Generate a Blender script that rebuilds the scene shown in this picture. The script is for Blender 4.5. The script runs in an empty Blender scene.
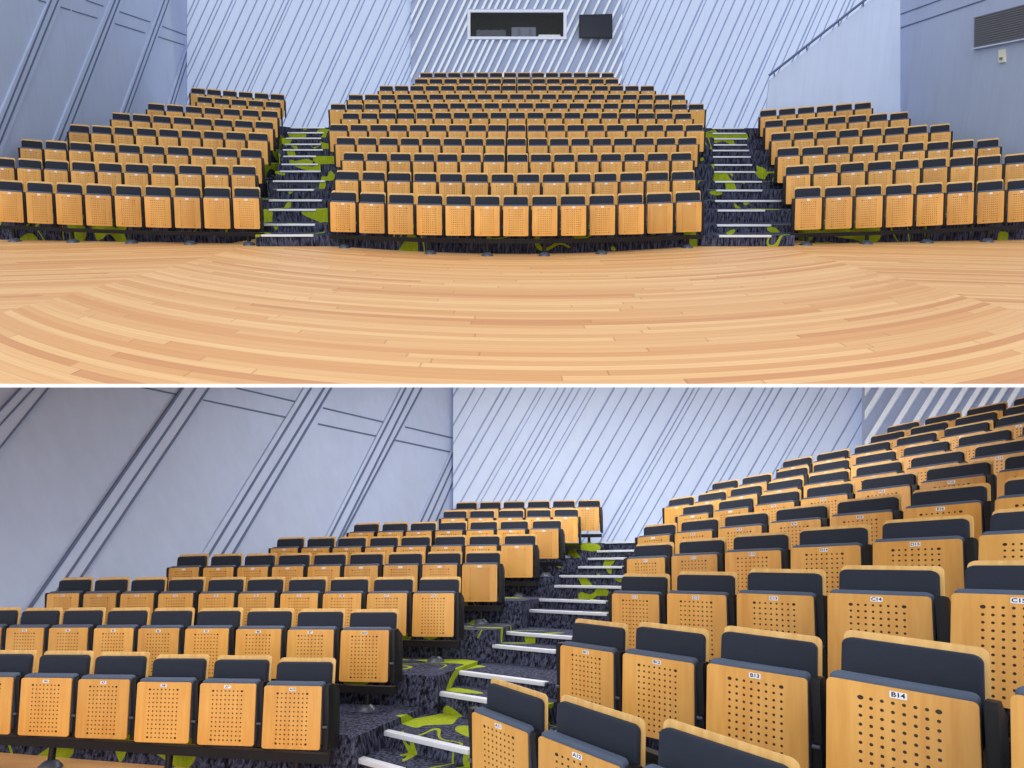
import bpy, bmesh, math, random
import numpy as np
from mathutils import Vector, Matrix
random.seed(7)
scn = bpy.context.scene
col = scn.collection

# ------------------------------------------------------------------ camera
F, PX, PY = 760.0, 512.0, 372.0          # focal length and principal point, in pixels
H_UP, H_LOW = 172.0, 570.0               # horizon rows of the upper and the lower hall
EYE = 1.242
alpha = math.atan((PY - H_UP) / F)
beta = math.atan((H_LOW - PY) / F)
C = np.array([0, 0, EYE])
R_ = np.array([1.0, 0, 0])
FW = np.array([0, math.cos(alpha), -math.sin(alpha)])
UPV = np.array([0, math.sin(alpha), math.cos(alpha)])
U_UP = np.array([0, 0, 1.0])
U_LO = math.sin(beta) * FW + math.cos(beta) * UPV

cam = bpy.data.objects.new('camera', bpy.data.cameras.new('camera'))
col.objects.link(cam)
cam.data.sensor_fit = 'HORIZONTAL'
cam.data.sensor_width = 36.0
cam.data.lens = 36.0 * F / 1024.0
cam.data.shift_y = (PY - 384.0) / 1024.0
cam.data.clip_end = 300
cam.matrix_world = Matrix(((1, 0, 0, 0), (0, UPV[1], -FW[1], 0), (0, UPV[2], -FW[2], EYE), (0, 0, 0, 1)))
scn.camera = cam

def P(x, y, d):
    return C + d * ((x - PX) / F * R_ + FW + (PY - y) / F * UPV)
def ray(x, y):
    return (x - PX) / F * R_ + FW + (PY - y) / F * UPV
def proj(p):
    q = np.asarray(p) - C
    d = q @ FW
    return np.array([PX + F * (q @ R_) / d, PY - F * (q @ UPV) / d])
def hit(x, y, p0, n):
    r = ray(x, y)
    return C + r * (((p0 - C) @ n) / (r @ n))
def unit(v):
    return v / np.linalg.norm(v)

# ------------------------------------------------------------------ materials
def lin(r, g, b):
    f = lambda c: ((c / 255 + 0.055) / 1.055) ** 2.4 if c > 10 else c / 255 / 12.92
    return (f(r), f(g), f(b), 1)

class NT:
    def __init__(s, name):
        s.m = bpy.data.materials.new(name); s.m.use_nodes = True
        s.t = s.m.node_tree; s.b = s.t.nodes['Principled BSDF']
    def n(s, typ, **kw):
        x = s.t.nodes.new(typ)
        for k, v in kw.items(): setattr(x, k, v)
        return x
    def l(s, a, b): s.t.links.new(a, b)
    def put(s, sock, v):
        if isinstance(v, bpy.types.NodeSocket): s.l(v, sock)
        else: sock.default_value = v
    def math(s, op, a, b=0.0, c=0.0, clamp=False):
        x = s.n('ShaderNodeMath', operation=op, use_clamp=clamp)
        for i, v in enumerate((a, b, c)): s.put(x.inputs[i], v)
        return x.outputs[0]
    def mix(s, f, a, b, typ='MIX'):
        x = s.n('ShaderNodeMix', data_type='RGBA', blend_type=typ)
        s.put(x.inputs[0], f); s.put(x.inputs[6], a); s.put(x.inputs[7], b)
        return x.outputs[2]
    def xyz(s, out='Object'):
        tc = s.n('ShaderNodeTexCoord'); sp = s.n('ShaderNodeSeparateXYZ')
        s.l(tc.outputs[out], sp.inputs[0])
        return sp.outputs, tc.outputs[out]
    def comb(s, x, y, z):
        c = s.n('ShaderNodeCombineXYZ')
        for i, v in enumerate((x, y, z)): s.put(c.inputs[i], v)
        return c.outputs[0]
    def noise(s, vec, scale=5, detail=3, rough=0.55):
        x = s.n('ShaderNodeTexNoise'); s.put(x.inputs['Vector'], vec)
        x.inputs['Scale'].default_value = scale; x.inputs['Detail'].default_value = detail
        x.inputs['Roughness'].default_value = rough
        return x.outputs['Fac']
    def ramp(s, f, lo, hi):
        x = s.n('ShaderNodeMapRange', clamp=True); s.put(x.inputs[0], f)
        x.inputs[1].default_value = lo; x.inputs[2].default_value = hi
        return x.outputs[0]
    def bump(s, h, strength=0.2, dist=0.01):
        x = s.n('ShaderNodeBump'); x.inputs['Strength'].default_value = strength
        x.inputs['Distance'].default_value = dist; s.put(x.inputs['Height'], h)
        s.l(x.outputs[0], s.b.inputs['Normal'])
    def done(s, color=None, rough=0.5, metal=0.0, spec=0.5):
        if color is not None: s.put(s.b.inputs['Base Color'], color)
        s.put(s.b.inputs['Roughness'], rough); s.put(s.b.inputs['Metallic'], metal)
        s.put(s.b.inputs['Specular IOR Level'], spec)
        return s.m

def mat_plain(name, rgb, rough=0.5, metal=0.0, spec=0.5, var=0.12, scale=14):
    t = NT(name); _, v = t.xyz()
    n = t.noise(v, scale, 4)
    c0 = lin(*rgb); dk = tuple(c * (1 - var) for c in c0[:3]) + (1,); lt = tuple(min(1, c * (1 + var)) for c in c0[:3]) + (1,)
    return t.done(t.mix(n, dk, lt), rough, metal, spec)

PANEL_W, PANEL_H, PZ = 0.389, 0.465, 0.74
def mat_panel(name, base, dark):
    t = NT(name); o, v = t.xyz()
    oi = t.n('ShaderNodeObjectInfo')
    off = t.math('MULTIPLY', oi.outputs['Random'], 13.0)
    gv = t.comb(t.math('ADD', t.math('MULTIPLY', o[0], 22.0), off), off, t.math('MULTIPLY', o[2], 1.6))
    g = t.noise(gv, 1.6, 5, 0.6)
    wv = t.noise(t.comb(t.math('ADD', t.math('MULTIPLY', o[0], 5.0), off), off, t.math('MULTIPLY', o[2], 2.2)), 1.0, 2)
    f = t.math('ADD', t.math('MULTIPLY', g, 0.6), t.math('MULTIPLY', wv, 0.4))
    c = t.mix(t.ramp(f, 0.32, 0.68), lin(*dark), lin(*base))
    bright = t.math('ADD', 0.9, t.math('MULTIPLY', oi.outputs['Random'], 0.2))
    br = t.n('ShaderNodeVectorMath', operation='SCALE'); t.l(c, br.inputs[0]); t.l(bright, br.inputs['Scale'])
    # drilled holes: 8 columns by 12 rows
    sx, sz = 0.0285, 0.0335
    u = t.math('DIVIDE', t.math('ADD', o[0], 4 * sx), sx)
    w = t.math('DIVIDE', t.math('SUBTRACT', o[2], PZ - 0.04 - 12 * sz), sz)
    du = t.math('SUBTRACT', t.math('FRACT', u), 0.5); dw = t.math('SUBTRACT', t.math('FRACT', w), 0.5)
    r2 = t.math('ADD', t.math('MULTIPLY', du, du), t.math('MULTIPLY', dw, dw))
    hole = t.math('LESS_THAN', r2, 0.034)
    inr = t.math('MULTIPLY', t.math('MULTIPLY', t.math('GREATER_THAN', u, 0.0), t.math('LESS_THAN', u, 8.0)),
                 t.math('MULTIPLY', t.math('GREATER_THAN', w, 0.0), t.math('LESS_THAN', w, 12.0)))
    m = t.math('MULTIPLY', hole, inr)
    # screws in the four corners of the grid are larger
    ax = t.math('SUBTRACT', t.math('ABSOLUTE', o[0]), 3.5 * sx)
    zc = PZ - 0.04 - 6 * sz
    az = t.math('SUBTRACT', t.math('ABSOLUTE', t.math('SUBTRACT', o[2], zc)), 5.5 * sz)
    rr = t.math('ADD', t.math('MULTIPLY', ax, ax), t.math('MULTIPLY', az, az))
    m = t.math('MAXIMUM', m, t.math('LESS_THAN', rr, 0.0085 ** 2))
    fin = t.mix(m, br.outputs[0], lin(48, 30, 18))
    return t.done(fin, 0.42, 0, 0.35)

def mat_wood(name, base, dark):
    t = NT(name); o, v = t.xyz()
    oi = t.n('ShaderNodeObjectInfo'); off = t.math('MULTIPLY', oi.outputs['Random'], 9.0)
    g = t.noise(t.comb(t.math('ADD', t.math('MULTIPLY', o[0], 24.0), off), off, t.math('MULTIPLY', o[2], 2.0)), 1.5, 5)
    return t.done(t.mix(t.ramp(g, 0.3, 0.7), lin(*dark), lin(*base)), 0.42, 0, 0.35)

def mat_fabric(name, rgb):
    t = NT(name); o, v = t.xyz()
    n = t.noise(v, 260, 2); n2 = t.noise(v, 18, 3)
    c0 = lin(*rgb); a = tuple(c * 0.75 for c in c0[:3]) + (1,); b = tuple(c * 1.3 for c in c0[:3]) + (1,)
    t.bump(n, 0.25, 0.002)
    t.b.inputs['Sheen Weight'].default_value = 0.1
    t.b.inputs['Sheen Roughness'].default_value = 0.5
    t.b.inputs['Sheen Tint'].default_value = lin(150, 170, 205)
    return t.done(t.mix(t.math('ADD', t.math('MULTIPLY', n, 0.5), t.math('MULTIPLY', n2, 0.5)), a, b), 0.85, 0, 0.25)

def mat_carpet(name):
    t = NT(name); o, v = t.xyz()
    st = t.noise(t.comb(t.math('MULTIPLY', o[0], 26), t.math('MULTIPLY', o[1], 26), t.math('MULTIPLY', o[2], 5)), 1.4, 3, 0.7)
    base = t.mix(t.ramp(st, 0.40, 0.66), lin(18, 19, 29), lin(88, 92, 118))
    w = t.n('ShaderNodeTexNoise'); t.l(v, w.inputs['Vector']); w.inputs['Scale'].default_value = 0.75
    w.inputs['Detail'].default_value = 1.0; w.inputs['Distortion'].default_value = 1.6
    msk = t.math('GREATER_THAN', t.noise(v, 0.55, 1), 0.53)
    blob = t.math('GREATER_THAN', w.outputs['Fac'], 0.59)
    rg = t.math('MULTIPLY', msk, t.math('LESS_THAN', t.math('ABSOLUTE', t.math('SUBTRACT', w.outputs['Fac'], 0.48)), 0.010))
    g = t.math('MAXIMUM', blob, rg)
    green = t.mix(st, lin(96, 110, 14), lin(172, 188, 48))
    t.bump(st, 0.4, 0.01)
    return t.done(t.mix(g, base, green), 0.95, 0, 0.1)

def mat_wall(name, rgb, var=0.06, streak=True):
    t = NT(name); o, v = t.xyz()
    n = t.noise(v, 1.2, 4)
    s = t.noise(t.comb(t.math('MULTIPLY', o[0], 9), t.math('MULTIPLY', o[1], 9), t.math('MULTIPLY', o[2], 0.5)), 1.0, 3)
    f = t.math('ADD', t.math('MULTIPLY', n, 0.5), t.math('MULTIPLY', s, 0.5)) if streak else n
    c0 = lin(*rgb); a = tuple(c * (1 - var) for c in c0[:3]) + (1,); b = tuple(min(1, c * (1 + var)) for c in c0[:3]) + (1,)
    return t.done(t.mix(t.ramp(f, 0.3, 0.7), a, b), 0.7, 0, 0.25)

def mat_floor(name, seamL, seamR):
    t = NT(name); o, v = t.xyz()
    X, Y = o[0], o[1]
    def side(s):       # > 0 on the outer side of a mitre line
        (x0, y0), (x1, y1) = s
        nx, ny = -(y1 - y0), (x1 - x0)
        return t.math('ADD', t.math('MULTIPLY', t.math('SUBTRACT', X, x0), nx), t.math('MULTIPLY', t.math('SUBTRACT', Y, y0), ny))
    zl = t.math('LESS_THAN', side(seamL), 0.0)
    zr = t.math('LESS_THAN', side(seamR), 0.0)
    xc = t.math('SUBTRACT', X, 0.35)
    bc = t.math('SUBTRACT', Y, t.math('DIVIDE', t.math('MULTIPLY', xc, xc), 9.6))
    bl = t.math('SUBTRACT', Y, t.math('MULTIPLY', X, 0.25))
    br = t.math('ADD', Y, t.math('MULTIPLY', X, 0.25))
    def sel(a, b, f): return t.math('ADD', t.math('MULTIPLY', a, t.math('SUBTRACT', 1.0, f)), t.math('MULTIPLY', b, f))
    b = sel(sel(bc, bl, zl), br, zr)
    w = 0.125
    q = t.math('DIVIDE', t.math('ADD', b, 40.0), w)
    row = t.math('FLOOR', q); fr = t.math('FRACT', q)
    wn = t.n('ShaderNodeTexWhiteNoise', noise_dimensions='1D'); t.l(row, wn.inputs['W'])
    a = t.math('ADD', t.math('DIVIDE', X, 3.2), t.math('MULTIPLY', wn.outputs['Value'], 7.0))
    seg = t.math('FLOOR', a)
    wn2 = t.n('ShaderNodeTexWhiteNoise', noise_dimensions='2D'); t.l(t.comb(row, seg, 0.0), wn2.inputs['Vector'])
    wn3 = t.n('ShaderNodeTexWhiteNoise', noise_dimensions='1D'); t.l(t.math('ADD', row, 0.5), wn3.inputs['W'])
    tone = t.math('ADD', t.math('MULTIPLY', wn2.outputs['Value'], 0.62), t.math('MULTIPLY', wn3.outputs['Value'], 0.38))
    c = t.mix(t.ramp(tone, 0.15, 0.85), lin(216, 154, 94), lin(240, 194, 134))
    red = t.math('LESS_THAN', tone, 0.22)
    c = t.mix(t.math('MULTIPLY', red, 0.35), c, lin(200, 136, 92))
    g = t.noise(t.comb(t.math('MULTIPLY', X, 0.8), t.math('MULTIPLY', b, 26.0), row), 1.3, 4)
    c = t.mix(t.math('MULTIPLY', t.ramp(g, 0.35, 0.75), 0.28), c, lin(196, 128, 74))
    e1 = t.math('LESS_THAN', fr, 0.035)
    e2 = t.math('LESS_THAN', t.math('FRACT', a), 0.004)
    c = t.mix(t.math('MULTIPLY', t.math('MAXIMUM', e1, e2), 0.45), c, lin(150, 92, 52))
    rg = t.math('ADD', 0.38, t.math('MULTIPLY', g, 0.18))
    return t.done(c, rg, 0, 0.4)

M = {}
M['panel'] = mat_panel('beech_panel_drilled', (222, 168, 90), (202, 142, 66))
M['shell'] = mat_wood('beech_plywood', (226, 184, 116), (204, 156, 88))
M['navy'] = mat_fabric('navy_upholstery', (38, 43, 55))
M['edge'] = mat_fabric('navy_seat_cushion_toplit', (78, 89, 109))  # the same navy fabric lightened, light from above put into the colour
M['black'] = mat_plain('black_steel', (17, 16, 20), 0.5, 0.0, 0.3)
M['foot'] = mat_plain('dark_grey_casting', (78, 84, 98), 0.4, 0.3, 0.5)
M['plate'] = mat_plain('white_number_plate', (225, 226, 232), 0.4)
M['ink'] = mat_plain('black_ink', (20, 20, 26), 0.5)
M['carpet'] = mat_carpet('charcoal_and_lime_carpet')
M['alu'] = mat_plain('brushed_aluminium', (216, 220, 232), 0.42, 0.15, 0.5, 0.05, 40)
M['smooth'] = mat_wall('grey_blue_wall', (176, 188, 217))
M['smooth_pale'] = mat_wall('pale_parapet_paint', (196, 210, 240))  # paler tone for the parapet and the grille sill
M['dark_line'] = mat_plain('joint_and_groove_shade', (90, 103, 134), 0.8)  # joint colour, also painted into the wall grooves as their shade
M['strip'] = mat_wall('grey_blue_batten', (179, 191, 220))
M['batten'] = mat_wall('white_batten', (204, 218, 246), 0.04)
M['gap'] = mat_wall('slate_backing', (158, 172, 206), 0.06)
M['gap_dark'] = mat_wall('grey_backing', (156, 168, 198), 0.06)
M['bright'] = mat_plain('bright_batten', (226, 233, 248), 0.55)
M['white'] = mat_plain('white_edge', (250, 248, 246), 0.5)
M['grille'] = mat_plain('grey_grille', (112, 112, 120), 0.6)
M['cream'] = mat_plain('cream_plastic', (232, 230, 212), 0.4)
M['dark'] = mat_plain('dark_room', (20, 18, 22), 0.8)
M['gear'] = mat_plain('grey_equipment', (92, 98, 116), 0.5)
M['gear_dark'] = mat_plain('dark_equipment', (48, 54, 70), 0.5)
M['screen'] = mat_plain('screen_glass', (16, 24, 42), 0.2, 0, 0.35)
M['frame'] = mat_plain('white_window_frame', (214, 220, 238), 0.5)
g = NT('clear_pane')
tr = g.n('ShaderNodeBsdfTransparent'); gl = g.n('ShaderNodeBsdfGlossy'); gl.inputs['Roughness'].default_value = 0.05
mx = g.n('ShaderNodeMixShader'); mx.inputs[0].default_value = 0.02
g.l(tr.outputs[0], mx.inputs[1]); g.l(gl.outputs[0], mx.inputs[2])
g.l(mx.outputs[0], g.t.nodes['Material Output'].inputs[0])
M['pane'] = g.m

# ------------------------------------------------------------------ mesh helpers
class MB:
    def __init__(s): s.v = []; s.f = []; s.mi = []
    def add(s, vs, fs, mi=0):
        b = len(s.v); s.v += [tuple(map(float, p)) for p in vs]
        s.f += [tuple(b + i for i in f) for f in fs]; s.mi += [mi] * len(fs)
    def prism(s, bot, top, mi=0):
        """closed solid between two polygons of the same length"""
        n = len(bot)
        s.add(list(bot) + list(top), [tuple(range(n))[::-1], tuple(range(n, 2 * n))] +
              [(i, (i + 1) % n, n + (i + 1) % n, n + i) for i in range(n)], mi)
    def box(s, x0, x1, y0, y1, z0, z1, mi=0):
        s.prism([(x0, y0, z0), (x1, y0, z0), (x1, y1, z0), (x0, y1, z0)],
                [(x0, y0, z1), (x1, y0, z1), (x1, y1, z1), (x0, y1, z1)], mi)
    def tube(s, pts, r, n=10, mi=0):
        pts = [np.asarray(p, float) for p in pts]; rings = []
        for i, p in enumerate(pts):
            t = unit(pts[min(i + 1, len(pts) - 1)] - pts[max(i - 1, 0)])
            a = unit(np.cross(t, [0.31, 0.2, 0.93])) if abs(t @ np.array([0.31, 0.2, 0.93])) < 0.95 else unit(np.cross(t, [1, 0, 0]))
            b = np.cross(t, a); rr = r[i] if isinstance(r, (list, tuple)) else r
            rings.append([p + rr * (math.cos(2 * math.pi * k / n) * a + math.sin(2 * math.pi * k / n) * b) for k in range(n)])
        vs = [q for rg in rings for q in rg]
        fs = [tuple(range(n))[::-1], tuple((len(rings) - 1) * n + k for k in range(n))]
        for i in range(len(rings) - 1):
            fs += [(i * n + k, i * n + (k + 1) % n, (i + 1) * n + (k + 1) % n, (i + 1) * n + k) for k in range(n)]
        s.add(vs, fs, mi)
    def mesh(s, name, mats, smooth=False, bevel=0.0, seg=2):
        me = bpy.data.meshes.new(name)
        me.from_pydata(s.v, [], s.f)
        for m in mats: me.materials.append(m)
        for p, i in zip(me.polygons, s.mi): p.material_index = i
        bm = bmesh.new(); bm.from_mesh(me)
        bmesh.ops.recalc_face_normals(bm, faces=bm.faces)
        if bevel:
            es = [e for e in bm.edges if len(e.link_faces) == 2 and e.calc_face_angle(0) > 0.9]
            bmesh.ops.bevel(bm, geom=es, offset=bevel, segments=seg, affect='EDGES', profile=0.6, clamp_overlap=True)
        if smooth:
            for f in bm.faces: f.smooth = True
            for e in bm.edges:
                if len(e.link_faces) == 2 and e.calc_face_angle(0) > 0.7: e.smooth = False
        bm.to_mesh(me); bm.free(); me.update()
        return me

def obj(name, me, parent=None, label=None, cat=None, group=None, kind=None):
    o = bpy.data.objects.new(name, me); col.objects.link(o)
    if parent is not None: o.parent = parent
    tag(o, label, cat, group, kind)
    return o
def tag(o, label=None, cat=None, group=None, kind=None):
    for k, v in (('label', label), ('category', cat), ('group', group), ('kind', kind)):
        if v: o[k] = v
def empty(name, loc, label=None, cat=None, group=None, kind=None):
    o = bpy.data.objects.new(name, None); col.objects.link(o); o.location = loc; o.empty_display_size = 0.1
    tag(o, label, cat, group, kind); return o

def rrect(x0, x1, z0, z1, r, n=5, top_only=False):
    pts = []
    for cx, cz, a0, rr in ((x1 - r, z1 - r, 0, r), (x0 + r, z1 - r, 90, r), (x0 + r, z0 + r, 180, r), (x1 - r, z0 + r, 270, r)):
        if top_only and a0 >= 180:
            pts.append((x0 if a0 == 180 else x1, z0)); continue
        for k in range(n + 1):
            a = math.radians(a0 + 90 * k / n); pts.append((cx + rr * math.cos(a), cz + rr * math.sin(a)))
    return pts
def slab(mb, pts, y0, y1, lean=0.0, zref=0.0, mi=0):
    """a board with outline pts in x,z, thickness y0..y1; lean moves y with height"""
    mb.prism([(x, y0 + lean * (z - zref), z) for x, z in pts], [(x, y1 + lean * (z - zref), z) for x, z in pts], mi)

# ------------------------------------------------------------------ the seat, tip-up pan folded
W2 = PANEL_W / 2
HP = 0.2225                                        # half the seat pitch
def seat_meshes():
    d = {}
    m = MB(); slab(m, rrect(-W2, W2, PZ - PANEL_H, PZ, 0.018), -0.012, 0.002, 0.03, PZ); d['seat_panel'] = m.mesh('seat_panel', [M['panel']], True, 0.003, 2)
    m = MB(); slab(m, rrect(-W2 + 0.004, W2 - 0.004, PZ - PANEL_H + 0.02, PZ + 0.024, 0.022), 0.003, 0.085, 0.03, PZ)
    d['seat_cushion'] = m.mesh('seat_cushion', [M['edge']], True, 0.018, 3)
    m = MB(); slab(m, rrect(-W2 + 0.006, W2 - 0.006, PZ - 0.20, PZ + 0.150, 0.03), 0.15, 0.205, 0.10, PZ)
    d['backrest_cushion'] = m.mesh('backrest_cushion', [M['navy']], True, 0.014, 3)
    m = MB(); slab(m, rrect(-W2 + 0.002, W2 + 0.006, PZ - 0.30, PZ + 0.178, 0.028), 0.206, 0.220, 0.10, PZ)
    d['backrest_shell'] = m.mesh('backrest_shell', [M['shell']], True, 0.003, 2)
    prof = [(0.0, PZ - PANEL_H - 0.01), (0.012, PZ - 0.25), (0.0, PZ - 0.02), (0.012, PZ + 0.008), (0.09, PZ + 0.008), (0.215, PZ - 0.06), (0.225, PZ - PANEL_H - 0.03)]
    m = MB(); hw = HP - W2 - 0.011
    m.prism([(-hw, y, z) for y, z in prof], [(hw, y, z) for y, z in prof]); d['side_standard'] = m.mesh('side_standard', [M['black']], True, 0.004, 2)
    m = MB(); m.tube([(-0.014, -0.006, PZ - 0.30), (0.014, -0.006, PZ - 0.30)], 0.011, 10); d['pivot_bolt'] = m.mesh('pivot_bolt', [M['foot']], True)
    m = MB(); slab(m, rrect(-0.0225, 0.0225, PZ - 0.037, PZ - 0.012, 0.003, 3), -0.0145, -0.0122, 0.03, PZ); d['number_plate'] = m.mesh('number_plate', [M['plate']])
    return d
SM = seat_meshes()

TEXT = {}
def text_mesh(s):
    if s not in TEXT:
        cu = bpy.data.curves.new('seat_number', 'FONT'); cu.body = s; cu.size = 0.0235; cu.align_x = 'CENTER'; cu.align_y = 'CENTER'; cu.offset = 0.0007
        o = bpy.data.objects.new('tmp_text', cu); col.objects.link(o)
        dg = bpy.context.evaluated_depsgraph_get()
        me = bpy.data.meshes.new_from_object(o.evaluated_get(dg)); bpy.data.objects.remove(o)
        me.materials.clear(); me.materials.append(M['ink']); me.name = 'seat_number'
        TEXT[s] = me
    return TEXT[s]

# local reference points of a seat used to pose it
LOCAL = np.array([(-W2, 0, PZ), (W2, 0, PZ), (-W2, -0.013, PZ - PANEL_H), (W2, -0.013, PZ - PANEL_H),
                  (-W2, 0.23, PZ + 0.178), (W2, 0.23, PZ + 0.178)])
def rotvec(w):
    th = np.linalg.norm(w)
    if th < 1e-9: return np.eye(3)
    k = w / th; K = np.array([[0, -k[2], k[1]], [k[2], 0, -k[0]], [-k[1], k[0], 0]])
    return np.eye(3) + math.sin(th) * K + (1 - math.cos(th)) * K @ K
def pose(anchor, B0, tgt, wts, sig_rot, sig_w):
    """rigid pose of one seat on its row: anchor = panel top centre, B0 = axes of the row (columns x, y, z)"""
    d0 = (anchor - C) @ FW; px = max(F / d0 * PANEL_H, 6)
    def unpack(p):
        Rm = B0 @ rotvec(p[0:3]); k = math.exp(p[6]); w = math.exp(p[7]); g = math.exp(p[8])
        return Rm, anchor + p[3:6] * d0 * 0.1, np.array([k * w, k * g, k])
    def res(p):
        Rm, a, sc = unpack(p)
        L = (LOCAL - np.array([0, 0, PZ])) * sc
        pts = a + L @ Rm.T
        q = pts - C; dd = q @ FW
        pr = np.stack([PX + F * (q @ R_) / dd, PY - F * (q @ UPV) / dd], 1)
        e = (pr - tgt) / (0.02 * px) * wts[:, None]
        da = ((a - C) @ FW - d0) / d0
        return np.concatenate([e.ravel(), p[0:3] / sig_rot, [da / 0.01, p[6] / 0.25, p[7] / sig_w, p[8] / 0.15]])
    p = np.zeros(9); lam = 1e-3; r = res(p)
    for it in range(14):
        J = np.empty((len(r), 9))
        for j in range(9):
            e = np.zeros(9); e[j] = 1e-5; J[:, j] = (res(p + e) - r) / 1e-5
        H = J.T @ J; gr = J.T @ r
        st = np.linalg.solve(H + lam * np.diag(np.diag(H)), -gr)
        r2 = res(p + st)
        if r2 @ r2 < r @ r:
            p = p + st; r = r2; lam *= 0.3
            if np.abs(st).max() < 1e-5: break
        else: lam *= 8
    return unpack(p)

# ------------------------------------------------------------------ rows of seats
# every row: list of (x, y) of panel tops in the photo's frame + px per metre; deeper rows are further away
def lerp_row(x0, x1, n, ys):
    """n seats evenly spread from x0 to x1; ys = list of (x, y) knots"""
    xs = np.linspace(x0, x1, n); kx = [k[0] for k in ys]; ky = [k[1] for k in ys]
    if len(ys) == 3:
        c = np.polyfit(kx, ky, 2); return [(x, float(np.polyval(c, x))) for x in xs]
    return [(x, float(np.interp(x, kx, ky)) if len(ys) > 1 else ky[0]) for x in xs]
rows = []      # dicts: hall, block, letter, pts[(x,y,s)], tgt(list of 6x2), wts
UPC = [(342.9, 688.75, 13, 202.2, 206.3), (347, 683.7, 14, 180.5, 183), (353, 682, 15, 161, 162.3), (345.2, 688, 17, 145, 146),
       (338.6, 695, 19, 131.4, 131.6), (350.3, 683.7, 19, 119.5, 118.8), (337.6, 696.8, 22, 110, 108.8), (355.2, 678.6, 21, 100.4, 99.6),
       (385.8, 647.7, 18, 91.3, 90.8), (421, 612.2, 14, 84, 83.8), (426, 607.9, 14, 77.8, 77.6)]
LETTERS = 'ABCDEFGHJKL'
for r, (x0, x1, n, ye, yc) in enumerate(UPC):
    pts = []
    for x, y in lerp_row(x0, x1, n, [(x0, ye), ((x0 + x1) / 2, yc), (x1, ye)]):
        q = (x - 515.5) / 173
        dm = 11.35 * (1 + 0.106 * r); d = dm + 1.25 * q * q
        pts.append((x, y, F / d))
    rows.append(dict(hall='upper', block='centre', r=r, pts=pts))
UPL = [([(9.5, 191.5), (100, 195.3), (246.3, 198.2)], 9), ([(2.5, 167.5), (110, 172.5), (243.6, 175.4)], 10), ([(31.2, 148.8), (131.6, 153.5), (250.8, 158)], 10),
       ([(79, 133), (171, 137.3), (257.8, 141)], 9), ([(120.7, 120.6), (192, 125), (263.9, 128.8)], 8), ([(155.7, 110.5), (212, 114.4), (269.1, 117.5)], 7),
       ([(204.5, 103), (238, 105.5), (272.9, 107.7)], 5), ([(197.7, 94), (237, 97.2), (277, 100)], 6)]
UPR = [([(808.2, 198.2), (896, 195.5), (1021, 190.2)], 8), ([(798, 175.4), (898, 170), (1017, 164)], 9), ([(788.5, 156.6), (885, 152.7), (988.5, 148.2)], 9),
       ([(781.3, 140.8), (860, 137), (940.5, 132.7)], 8), ([(774.4, 127.4), (837, 123.9), (899.5, 120)], 7), ([(768.6, 116.6), (816, 113), (863.1, 109.4)], 6)]
for blk, tab, xi, xo in (('left', UPL, 250, 5), ('right', UPR, 800, 1020)):
    for r, (kn, n) in enumerate(tab):
        pts = []
        for x, y in lerp_row(kn[0][0], kn[2][0], n, kn):
            t = (x - xi) / (xo - xi)
            d = (13.05 + 0.72 * t) * (1 + 0.118 * r)
            pts.append((x, y, F / d))
        rows.append(dict(hall='upper', block=blk, r=r, pts=pts))
LOL = [([(-12, 676), (46.3, 677), (103.7, 678.5), (164, 681.4), (227.8, 682.8), (292.7, 685.4)], 75, 57.4, 260, 64.7),
       ([(-17, 626.5), (25, 627), (68.3, 627), (113.5, 627.3), (158.5, 627.7), (206.7, 628), (258.4, 628.6), (310.5, 629.3), (364.7, 630)], 46, 43.3, 338, 54.2),
       ([(62.9, 592.8), (99.7, 592.8), (137, 592.9), (175.6, 592.9), (216.2, 593), (256.3, 593), (299, 593.1), (342, 593.2), (386.9, 593.2), (433.5, 593.3)], 81, 36.8, 410, 46.6),
       ([(183.7, 567.2), (218.2, 567), (252.5, 566.7), (287.5, 566.3), (323.7, 566), (361, 565.6), (400.5, 565.2), (439.7, 564.8), (479.7, 564.5)], 201, 34.5, 460, 40),
       ([(284, 548), (315, 547.8), (346.5, 547.5), (379, 547.2), (411, 546.8), (446, 546.3), (481, 546), (517, 545.5)], 300, 31.2, 500, 36),
       ([(361, 532.5), (390, 532), (418.7, 531.5), (448.7, 531), (480, 530.5), (511, 530), (544, 529.5)], 375, 29, 528, 33),
       ([(453, 518.7), (480.5, 518.3), (510, 518), (538, 517.5), (565.7, 517)], 466, 27.6, 550, 28.4),
       ([(464, 509.5), (488, 509.1), (512, 508.7), (537, 508.3), (562.5, 507.9), (588, 507.5)], 476, 24.2, 575, 25.6)]
LOL_S = [136, 111, 93, 80, 69, 62.5, 55.5, 50.5]          # pixels per metre at the aisle end
for r, (ps, xa, pa, xb, pb) in enumerate(LOL):
    pit_ = lambda x: pa + (pb - pa) * (x - xa) / (xb - xa)
    pts = [(x, y, LOL_S[r] * math.sqrt(pit_(x) / pit_(ps[-1][0]))) for x, y in ps]
    rows.append(dict(hall='lower', block='left', r=r, pts=pts))
LVX, LVY = 140.0, 590.0          # where the centre block's rows vanish
LOC = [(2.786, 0.5, 3, 0.365), (2.242, 0.307, 5, 0.131), (2.020, 0.2215, 5, 0.0085), (1.977, 0.1724, 6, -0.062), (1.947, 0.140, 7, -0.104), (1.808, 0.1155, 7, -0.135),
       (1.862, 0.100, 8, -0.1555), (1.721, 0.0885, 8, -0.1726), (1.530, 0.0787, 6, -0.188), (1.344, 0.0714, 4, -0.199), (1.3158, 0.065, 4, -0.208)]
for r, (q0, dl, n, m) in enumerate(LOC):
    pts = []
    for t in range(n):
        dx = 1000.0 / (q0 - t * dl)
        pts.append((LVX + dx, LVY + m * dx, dx * dl * (1.0 if r == 0 else 1.07 + 0.0004 * (LVX + dx - 600))))
    rows.append(dict(hall='lower', block='centre', r=r, pts=pts, wide=True))

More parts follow.
